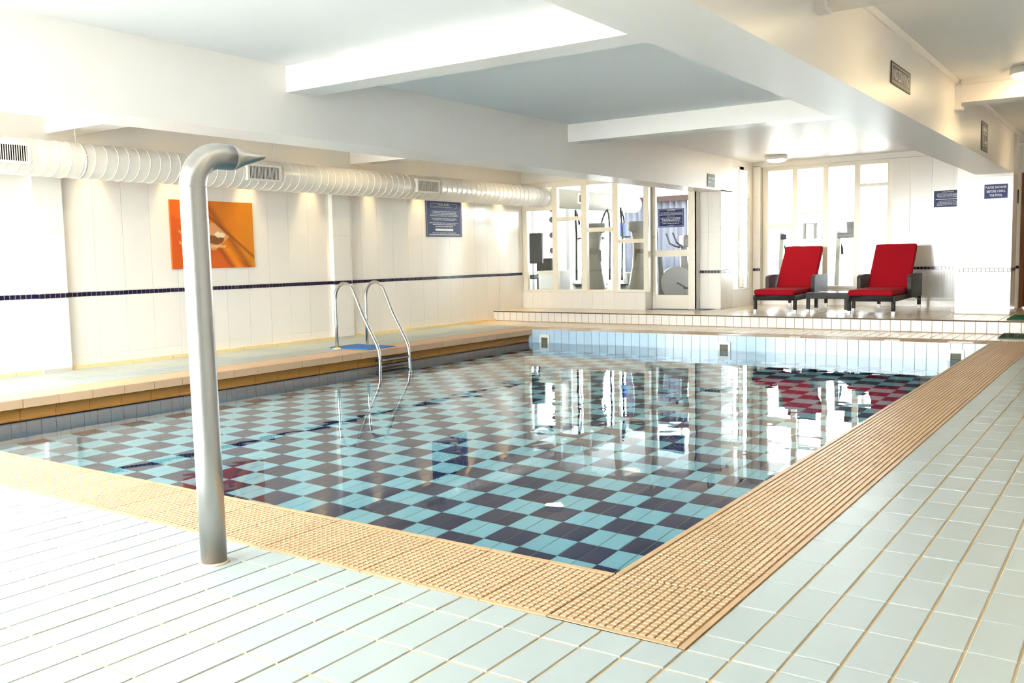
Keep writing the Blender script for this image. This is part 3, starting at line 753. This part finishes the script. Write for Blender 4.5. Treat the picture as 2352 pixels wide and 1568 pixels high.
# --- orange picture
pic = thing('picture', 'square orange abstract picture on the left wall behind the steel spout', 'picture', (LW+.03, 6.995, 1.382), PI2)
pm_ = bpy.data.materials.new('orange_print'); pm_.use_nodes = True; nt = pm_.node_tree; N = nt.nodes; L = nt.links; b = N['Principled BSDF']; b.inputs['Roughness'].default_value = .35
tc = N.new('ShaderNodeTexCoord'); sp = N.new('ShaderNodeSeparateXYZ'); L.new(tc.outputs['Object'], sp.inputs[0])
def M_(op, a, b_=None, c=None):
    q = N.new('ShaderNodeMath'); q.operation = op
    for i, vv in enumerate((a, b_, c)):
        if vv is None: continue
        if isinstance(vv, (int, float)): q.inputs[i].default_value = vv
        else: L.new(vv, q.inputs[i])
    return q.outputs[0]
def mixc(fac, c0, c1):
    q = N.new('ShaderNodeMix'); q.data_type = 'RGBA'
    L.new(fac, q.inputs[0])
    for i, cc_ in ((6, c0), (7, c1)):
        if isinstance(cc_, tuple): q.inputs[i].default_value = cc_
        else: L.new(cc_, q.inputs[i])
    return q.outputs[2]
def band(v, c, wd):      # soft bump: 1 at c, 0 at c +- wd
    return M_('SMOOTH_MAX', M_('SUBTRACT', 1, M_('DIVIDE', M_('ABSOLUTE', M_('SUBTRACT', v, c)), wd)), 0, .15)
X_, Z_ = sp.outputs[0], sp.outputs[2]
no = N.new('ShaderNodeTexNoise'); no.inputs['Scale'].default_value = 7; no.inputs['Detail'].default_value = 5; L.new(tc.outputs['Object'], no.inputs['Vector'])
t_ = M_('MULTIPLY_ADD', X_, .9, .5)
base = mixc(t_, srgb(232,98,16), srgb(214,132,8))
lowl = M_('GREATER_THAN', M_('SUBTRACT', M_('MULTIPLY', X_, -.55), Z_), .09)
base = mixc(M_('MULTIPLY', lowl, .7), base, srgb(210,84,22))
# diagonal dark fold from the upper middle to the lower right
dg = M_('ADD', M_('MULTIPLY', M_('SUBTRACT', X_, .02), .78), M_('MULTIPLY', Z_, .62))
fold = M_('MULTIPLY', band(dg, .13, .07), M_('GREATER_THAN', X_, -.12))
base = mixc(M_('MULTIPLY', fold, .75), base, srgb(138,66,14))
lite = M_('MULTIPLY', band(dg, .02, .06), M_('LESS_THAN', Z_, -.16))
base = mixc(M_('MULTIPLY', lite, .8), base, srgb(240,150,20))
fold2 = M_('MULTIPLY', band(dg, -.06, .045), M_('LESS_THAN', Z_, -.14))
base = mixc(M_('MULTIPLY', fold2, .8), base, srgb(150,68,18))
# pale wedge with a dark crumbly heart
hw = M_('MULTIPLY', M_('SUBTRACT', .22, X_), .75)
dzc = M_('ABSOLUTE', M_('SUBTRACT', Z_, -.02))
inw = M_('MULTIPLY', M_('LESS_THAN', dzc, hw), M_('GREATER_THAN', X_, -.30))
inw = M_('MULTIPLY', inw, M_('LESS_THAN', dzc, .155))
base = mixc(M_('MULTIPLY', inw, .75), base, srgb(232,170,110))
edge_ = M_('MULTIPLY', band(M_('SUBTRACT', Z_, hw), .0, .035), M_('GREATER_THAN', X_, -.12))
base = mixc(M_('MULTIPLY', edge_, .8), base, srgb(128,62,20))
ez2 = M_('DIVIDE', M_('SUBTRACT', Z_, -.06), .055); ex2 = M_('DIVIDE', M_('SUBTRACT', X_, -.05), .21)
el2 = M_('ADD', M_('ADD', M_('MULTIPLY', ex2, ex2), M_('MULTIPLY', ez2, ez2)), M_('MULTIPLY', M_('SUBTRACT', no.outputs['Fac'], .5), 2.6))
base = mixc(M_('MULTIPLY', M_('LESS_THAN', el2, 1), .85), base, srgb(112,50,14))
n3 = N.new('ShaderNodeTexNoise'); n3.inputs['Scale'].default_value = 22; L.new(tc.outputs['Object'], n3.inputs['Vector'])
hx_ = M_('DIVIDE', M_('SUBTRACT', X_, .08), .075); hz_ = M_('DIVIDE', M_('SUBTRACT', Z_, .0), .035)
spk = M_('LESS_THAN', M_('ADD', M_('ADD', M_('MULTIPLY', hx_, hx_), M_('MULTIPLY', hz_, hz_)), M_('MULTIPLY', M_('SUBTRACT', n3.outputs['Fac'], .5), 3)), 1)
base = mixc(M_('MULTIPLY', spk, .85), base, srgb(252,236,196))
rim = M_('MULTIPLY', band(Z_, -.135, .022), M_('MULTIPLY', M_('LESS_THAN', X_, .16), M_('GREATER_THAN', X_, -.3)))
base = mixc(M_('MULTIPLY', rim, .8), base, srgb(248,206,140))
for zc_ in (.035, -.09):
    mk = M_('MULTIPLY', band(M_('SUBTRACT', Z_, M_('MULTIPLY', M_('ADD', X_, .47), -.6)), zc_, .022), M_('MULTIPLY', M_('GREATER_THAN', X_, -.48), M_('LESS_THAN', X_, -.36)))
    base = mixc(M_('MULTIPLY', mk, .8), base, srgb(246,200,130))
base = mixc(M_('MULTIPLY', M_('SUBTRACT', no.outputs['Fac'], .42), .5), base, srgb(170,84,10))
L.new(base, b.inputs['Base Color'])
bx(-.576, .576, 0, .002, -.386, .386).build('print', pm_, pic, loc=(0,-.0022,0)); bx(-.577, .577, 0, .025, -.387, .387).build('canvas', mat('canvas_edge', srgb(220,110,30), .6), pic)

# --- loungers
def lounger(label, loc, rz):
    t = thing('sun_lounger', label, 'lounger', loc, rz, 'red cushioned wicker loungers')
    W = .29
    fr_ = MB()
    for s_ in (-1, 1): fr_.box(s_*W-.025, s_*W+.025, .0, 1.90, .185, .262)
    fr_.box(-W+.025, W-.025, .0, .05, .185, .262); fr_.box(-W+.025, W-.025, 1.85, 1.90, .185, .262); fr_.box(-W+.025, W-.025, 1.08, 1.12, .20, .255)
    fr_.build('seat_frame', WICKER, t, bevel=.006, seg=1)
    for s_ in (-1, 1):
        for yy in (.03, 1.87):
            lg = MB().tube([(s_*W, yy, .05), (s_*W, yy, .19)], .027, 4).build('leg', WICKER, t)
            lg.rotation_euler = (0,0,0)
            bx(s_*W-.021, s_*W+.021, yy-.021, yy+.021, 0, .052).build('foot_cap', WPLAS, lg)
    c_ = bx(-.295, .295, -.045, 1.12, .262, .345).build('seat_cushion', RED, t, bevel=.03, seg=3)
    a0 = math.atan2(.625, .53)
    bc = bx(-.293, .293, 0, .83, -.04, .045).build('back_cushion', RED, t, bevel=.03, seg=3, loc=(0, 1.115, .325)); bc.rotation_euler = (a0, 0, 0)
    bf = bx(-.285, .285, .0, .80, -.07, -.041).build('back_frame', WICKER, t, bevel=.006, seg=1, loc=(0, 1.115, .325)); bf.rotation_euler = (a0, 0, 0)
    MB().tube([(-.2,1.60,.80),(-.2,1.80,.23)], .012, 8).build('back_strut', BLACKP, t); MB().tube([(.2,1.60,.80),(.2,1.80,.23)], .012, 8).build('back_strut', BLACKP, t)
    for s_ in (-1, 1):
        ar = MB(); x0, x1 = s_*.345-.03, s_*.345+.03
        ar.prism([(.80,.205),(1.62,.205),(1.62,.530),(1.10,.540),(.95,.535),(.85,.520),(.80,.500)], 'x', x0, x1)
        ar.build('armrest', WICKER, t, bevel=.008, seg=2)
        MB().tube([(s_*.33,1.20,.21),(s_*.31,1.84,.13)], .010, 8).build('arm_brace', BLACKP, t)
    return t
lounger('left red cushioned dark wicker lounger below the far window', (-4.475, 13.27, ZP), math.radians(2.4))
lounger('right red cushioned dark wicker lounger next to the tiled pillar', (-3.12, 13.22, ZP), math.radians(.8))
tb = thing('side_table', 'low dark wicker table between the two red loungers', 'table', (-3.81, 13.79, ZP))
b_ = MB(); b_.box(-.30,.30,-.23,-.195,.20,.285); b_.box(-.30,.30,.195,.23,.20,.285); b_.box(-.30,-.265,-.195,.195,.20,.285); b_.box(.265,.30,-.195,.195,.20,.285); b_.build('apron', WICKER, tb, bevel=.004, seg=1)
bx(-.295, .295, -.225, .225, .285, .293).build('table_top', mat('dark_glass_top', srgb(28,28,30), .12), tb)
for sx in (-1,1):
    for sy in (-1,1):
        lg = bx(sx*.27-.022, sx*.27+.022, sy*.2-.022, sy*.2+.022, .045, .20).build('leg', WICKER, tb)
        bx(sx*.27-.021, sx*.27+.021, sy*.2-.021, sy*.2+.021, 0, .047).build('foot_cap', WPLAS, lg)
q = bx(-.14,.10,-.09,.09,0,.002).build('leaflet', PAPER, loc=(-3.83,13.78,ZP+.294)); tag(q, 'larger white leaflet lying on the low wicker table', 'leaflet'); q.rotation_euler.z = .15
q = bx(-.08,.08,-.10,.10,0,.002).build('leaflet', PAPER, loc=(-3.58,13.78,ZP+.294)); tag(q, 'smaller white leaflet at the right side of the wicker table', 'leaflet'); q.rotation_euler.z = -.2
# --- radiator
ra = thing('radiator', 'white ribbed panel radiator on the far wall behind the right lounger', 'radiator', (-2.55, YF-.02, .30))
bx(-.48, .48, -.075, -.055, 0, .42).build('panel', WPLAS, ra)
b_ = MB()
for i in range(24): b_.box(-.47+i*.04, -.47+i*.04+.022, -.082, -.075, .02, .40)
b_.build('ribs', WPLAS, ra); bx(-.48, .48, -.085, 0, .415, .425).build('top_grille', WPLAS, ra); bx(-.47,.47,-.05,-.0,.02,.41).build('convector', WPLAS, ra)
so = thing('wall_socket', 'white wall socket low on the far wall beside the door', 'socket', (-1.635, YF-.008, .46))
bx(-.035,.035,-.012,0,-.04,.04).build('plate', WPLAS, so, bevel=.003, seg=1); bx(-.02,.02,-.03,-.012,-.07,-.01).build('plug', WPLAS, so)

# ------------------------------------------------------------------ gym machines
def cross_trainer(label, loc, rz):
    t = thing('cross_trainer', label, 'exercise machine', loc, rz, 'gym cross trainers')
    bx(-.18,.18,-.35,1.35,0,.09).build('base', GREYP, t, bevel=.02)
    r_ = []
    for z, wx, y0, y1 in ((.05,.22,-.34,.10),(.25,.24,-.36,.14),(.45,.20,-.30,.10),(.70,.15,-.22,.06),(1.0,.125,-.14,.06),(1.22,.15,-.12,.08),(1.30,.17,-.12,.09)):
        r_.append([( wx*.9*cx_, (y0+y1)/2+(y1-y0)/2*cy_, z) for cx_, cy_ in ((-1,-.6),(-.6,-1),(.6,-1),(1,-.6),(1,.6),(.6,1),(-.6,1),(-1,.6))])
    MB().loops(r_).build('tower', mat('tower_grey', srgb(124,118,106), .35), t)
    co = bx(-.20,.20,-.12,.10,1.28,1.46).build('console', GREYP, t, bevel=.025); co.rotation_euler.x = 0
    bx(-.15,.15,.101,.106,1.31,1.43).build('screen', BLACKP, co)
    bx(-.12,.12,-.165,-.15,.72,.98).build('badge_panel', mat('badge_grey', srgb(96,82,62), .4), t)
    for s_ in (-1,1):
        MB().tube([(s_*.30,.10,.45),(s_*.30,.05,.9),(s_*.30,.0,1.25),(s_*.30,.16,1.60),(s_*.29,.26,1.70),(s_*.26,.36,1.66),(s_*.22,.40,1.55),(s_*.20,.46,1.46)], .018, 10).build('moving_arm', BLACKP, t)
        MB().tube([(s_*.16,.08,1.20),(s_*.24,.3,1.20),(s_*.22,.5,1.18)], .016, 8).build('fixed_handle', BLACKP, t)
        pd = MB().prism([(.15,.14),(.95,.30),(1.0,.36),(.9,.40),(.15,.24)], 'x', s_*.22-.06, s_*.22+.06).build('pedal_arm', LGREY, t)
        bx(s_*.22-.08, s_*.22+.08, .45, .85, .34, .37).build('pedal', BLACKP, pd)
    MB().tube([(-.10,1.0,.30),(.10,1.0,.30)], .27, 24).build('wheel_cover', LGREY, t)
cross_trainer('grey cross trainer behind the third gym pane', (-8.17, 14.5, ZP+.004), math.radians(36))
cross_trainer('grey cross trainer behind the pane beside the gym door', (-7.28, 14.55, ZP+.004), math.radians(36))
bk = thing('exercise_bike', 'grey upright exercise bike behind the gym door', 'exercise machine', (-6.95, 15.55, ZP+.004), math.radians(-50))
bx(-.25,.25,-.55,-.45,0,.06).build('foot_bar', LGREY, bk); bx(-.25,.25,.45,.55,0,.06).build('foot_bar', LGREY, bk); bx(-.06,.06,-.5,.5,.03,.10).build('frame_beam', GREYP, bk)
MB().tube([(-.07,-.1,.36),(.07,-.1,.36)], .30, 28).build('wheel_cover', LGREY, bk)
MB().prism([(-.02,.1),(.22,.1),(.06,1.0),(-.02,1.02)], 'x', -.05, .05).build('front_post', GREYP, bk)
MB().prism([(-.42,.1),(-.28,.1),(-.38,.85),(-.44,.85)], 'x', -.04, .04).build('seat_post', GREYP, bk)
bx(-.12,.12,-.55,-.28,.85,.92).build('saddle', BLACKP, bk, bevel=.03)
co = bx(-.17,.17,0,.12,1.0,1.22).build('console', GREYP, bk, bevel=.03)
for s_ in (-1,1):
    MB().tube([(0,.0,1.0),(s_*.2,-.05,1.02),(s_*.24,-.15,1.08),(s_*.22,-.22,1.26)], .018, 8).build('handlebar', BLACKP, bk)
    o = MB().tube([(s_*.07,-.1,.36),(s_*.13,-.1,.36),(s_*.13,.05,.28)], .014, 8).build('crank', BLACKP, bk); bx(s_*.13-.01, s_*.13+.10, 0, .10, .26, .29).build('pedal', BLACKP, o)
mg = thing('multi_gym', 'white framed multi gym with dark pads behind the first gym pane', 'exercise machine', (-10.0, 15.75, ZP+.004))
for x in (-.42,.42):
    for y in (-.25,.25): bx(x-.03,x+.03,y-.03,y+.03,0,1.95).build('upright', WPLAS, mg)
for z in (.03,1.92): 
    for y in (-.25,.25): bx(-.42,.42,y-.03,y+.03,z-.03,z+.03).build('crossbar', WPLAS, mg)
bx(-.18,.18,-.02,.22,.1,.85).build('weight_stack', BLACKP, mg); bx(-.15,.15,-.34,-.26,.75,1.35).build('back_pad', BLACKP, mg, bevel=.02); bx(-.16,.16,-.65,-.30,.45,.53).build('seat_pad', BLACKP, mg, bevel=.02)
MB().tube([(-.38,-.25,1.75),(-.30,-.45,1.83),(0,-.5,1.86),(.30,-.45,1.83),(.38,-.25,1.75)], .018, 8).build('pull_bar', BLACKP, mg)
for z in (1.0,1.3,1.6): MB().tube([(.33,-.2,z),(.33,-.24,z)], .06, 16).build('pulley', GREYP, mg)
def treadmill(label, loc, rz):
    t = thing('treadmill', label, 'exercise machine', loc, rz, 'treadmills')
    bx(-.38,.38,-.2,1.55,.05,.20).build('deck', GREYP, t, bevel=.02); bx(-.25,.25,0,1.5,.2,.207).build('belt', BLACKP, t); bx(-.38,.38,-.45,-.05,.02,.28).build('motor_cover', LGREY, t, bevel=.04)
    for s_ in (-1,1):
        MB().prism([(-.20,.15),(-.04,.15),(.10,1.22),(.02,1.22)], 'x', s_*.38-.035, s_*.38+.035).build('upright', mat('treadmill_grey', srgb(150,146,136), .4), t)
        MB().tube([(s_*.38,.05,1.02),(s_*.38,.30,1.02),(s_*.37,.45,.94),(s_*.37,.48,.82)], .022, 8).build('handrail', BLACKP, t)
    co = bx(-.40,.40,-.05,.12,1.10,1.20).build('console', BLACKP, t, bevel=.03); MB().prism([(-.02,1.18),(.04,1.18),(-.02,1.38),(-.08,1.38)], 'x', -.24, .24).build('display', BLACKP, co)
treadmill('treadmill behind the left panes of the far window', (-5.06, 16.55, ZP+.004), math.radians(10))
treadmill('treadmill behind the right panes of the far window', (-4.08, 16.6, ZP+.004), math.radians(8))
cu = thing('curtain', 'pale grey curtain under a dark pelmet at the back of the gym', 'curtain', (-8.85, 18.45, 0))
rg = [[(-.75+1.5*k/60, .035*math.sin(k*1.1)+.01*math.sin(k*2.7), z) for k in range(61)] for z in (.45,1.3,2.2)]
b_ = MB(); b_.loops(rg, False, True, False); o = b_.build('curtain_cloth', CURT, cu)
md = o.modifiers.new('thick', 'SOLIDIFY'); md.thickness = .006
bx(-.8,.8,-.07,.05,2.18,2.30).build('pelmet', mat('pelmet_brown', srgb(120,96,92), .8), cu)
q = bx(-.22,.22,0,.03,-.16,.16).build('notice_board', BLUEB, loc=(-9.55, 18.55, 1.62)); tag(q, 'bright blue board on the back wall of the gym', 'board')
cb = thing('cabinet', 'small white cabinet behind the second gym pane', 'cabinet', (-8.72, 14.05, ZP+.004))
bx(-.22,.22,-.18,.18,0,.58).build('cabinet_body', WPLAS, cb); bx(-.24,.24,-.20,.20,.58,.63).build('cabinet_top', FRAMEW, cb); bx(-.2,.2,-.195,-.181,.03,.55).build('cabinet_door', WPLAS, cb)
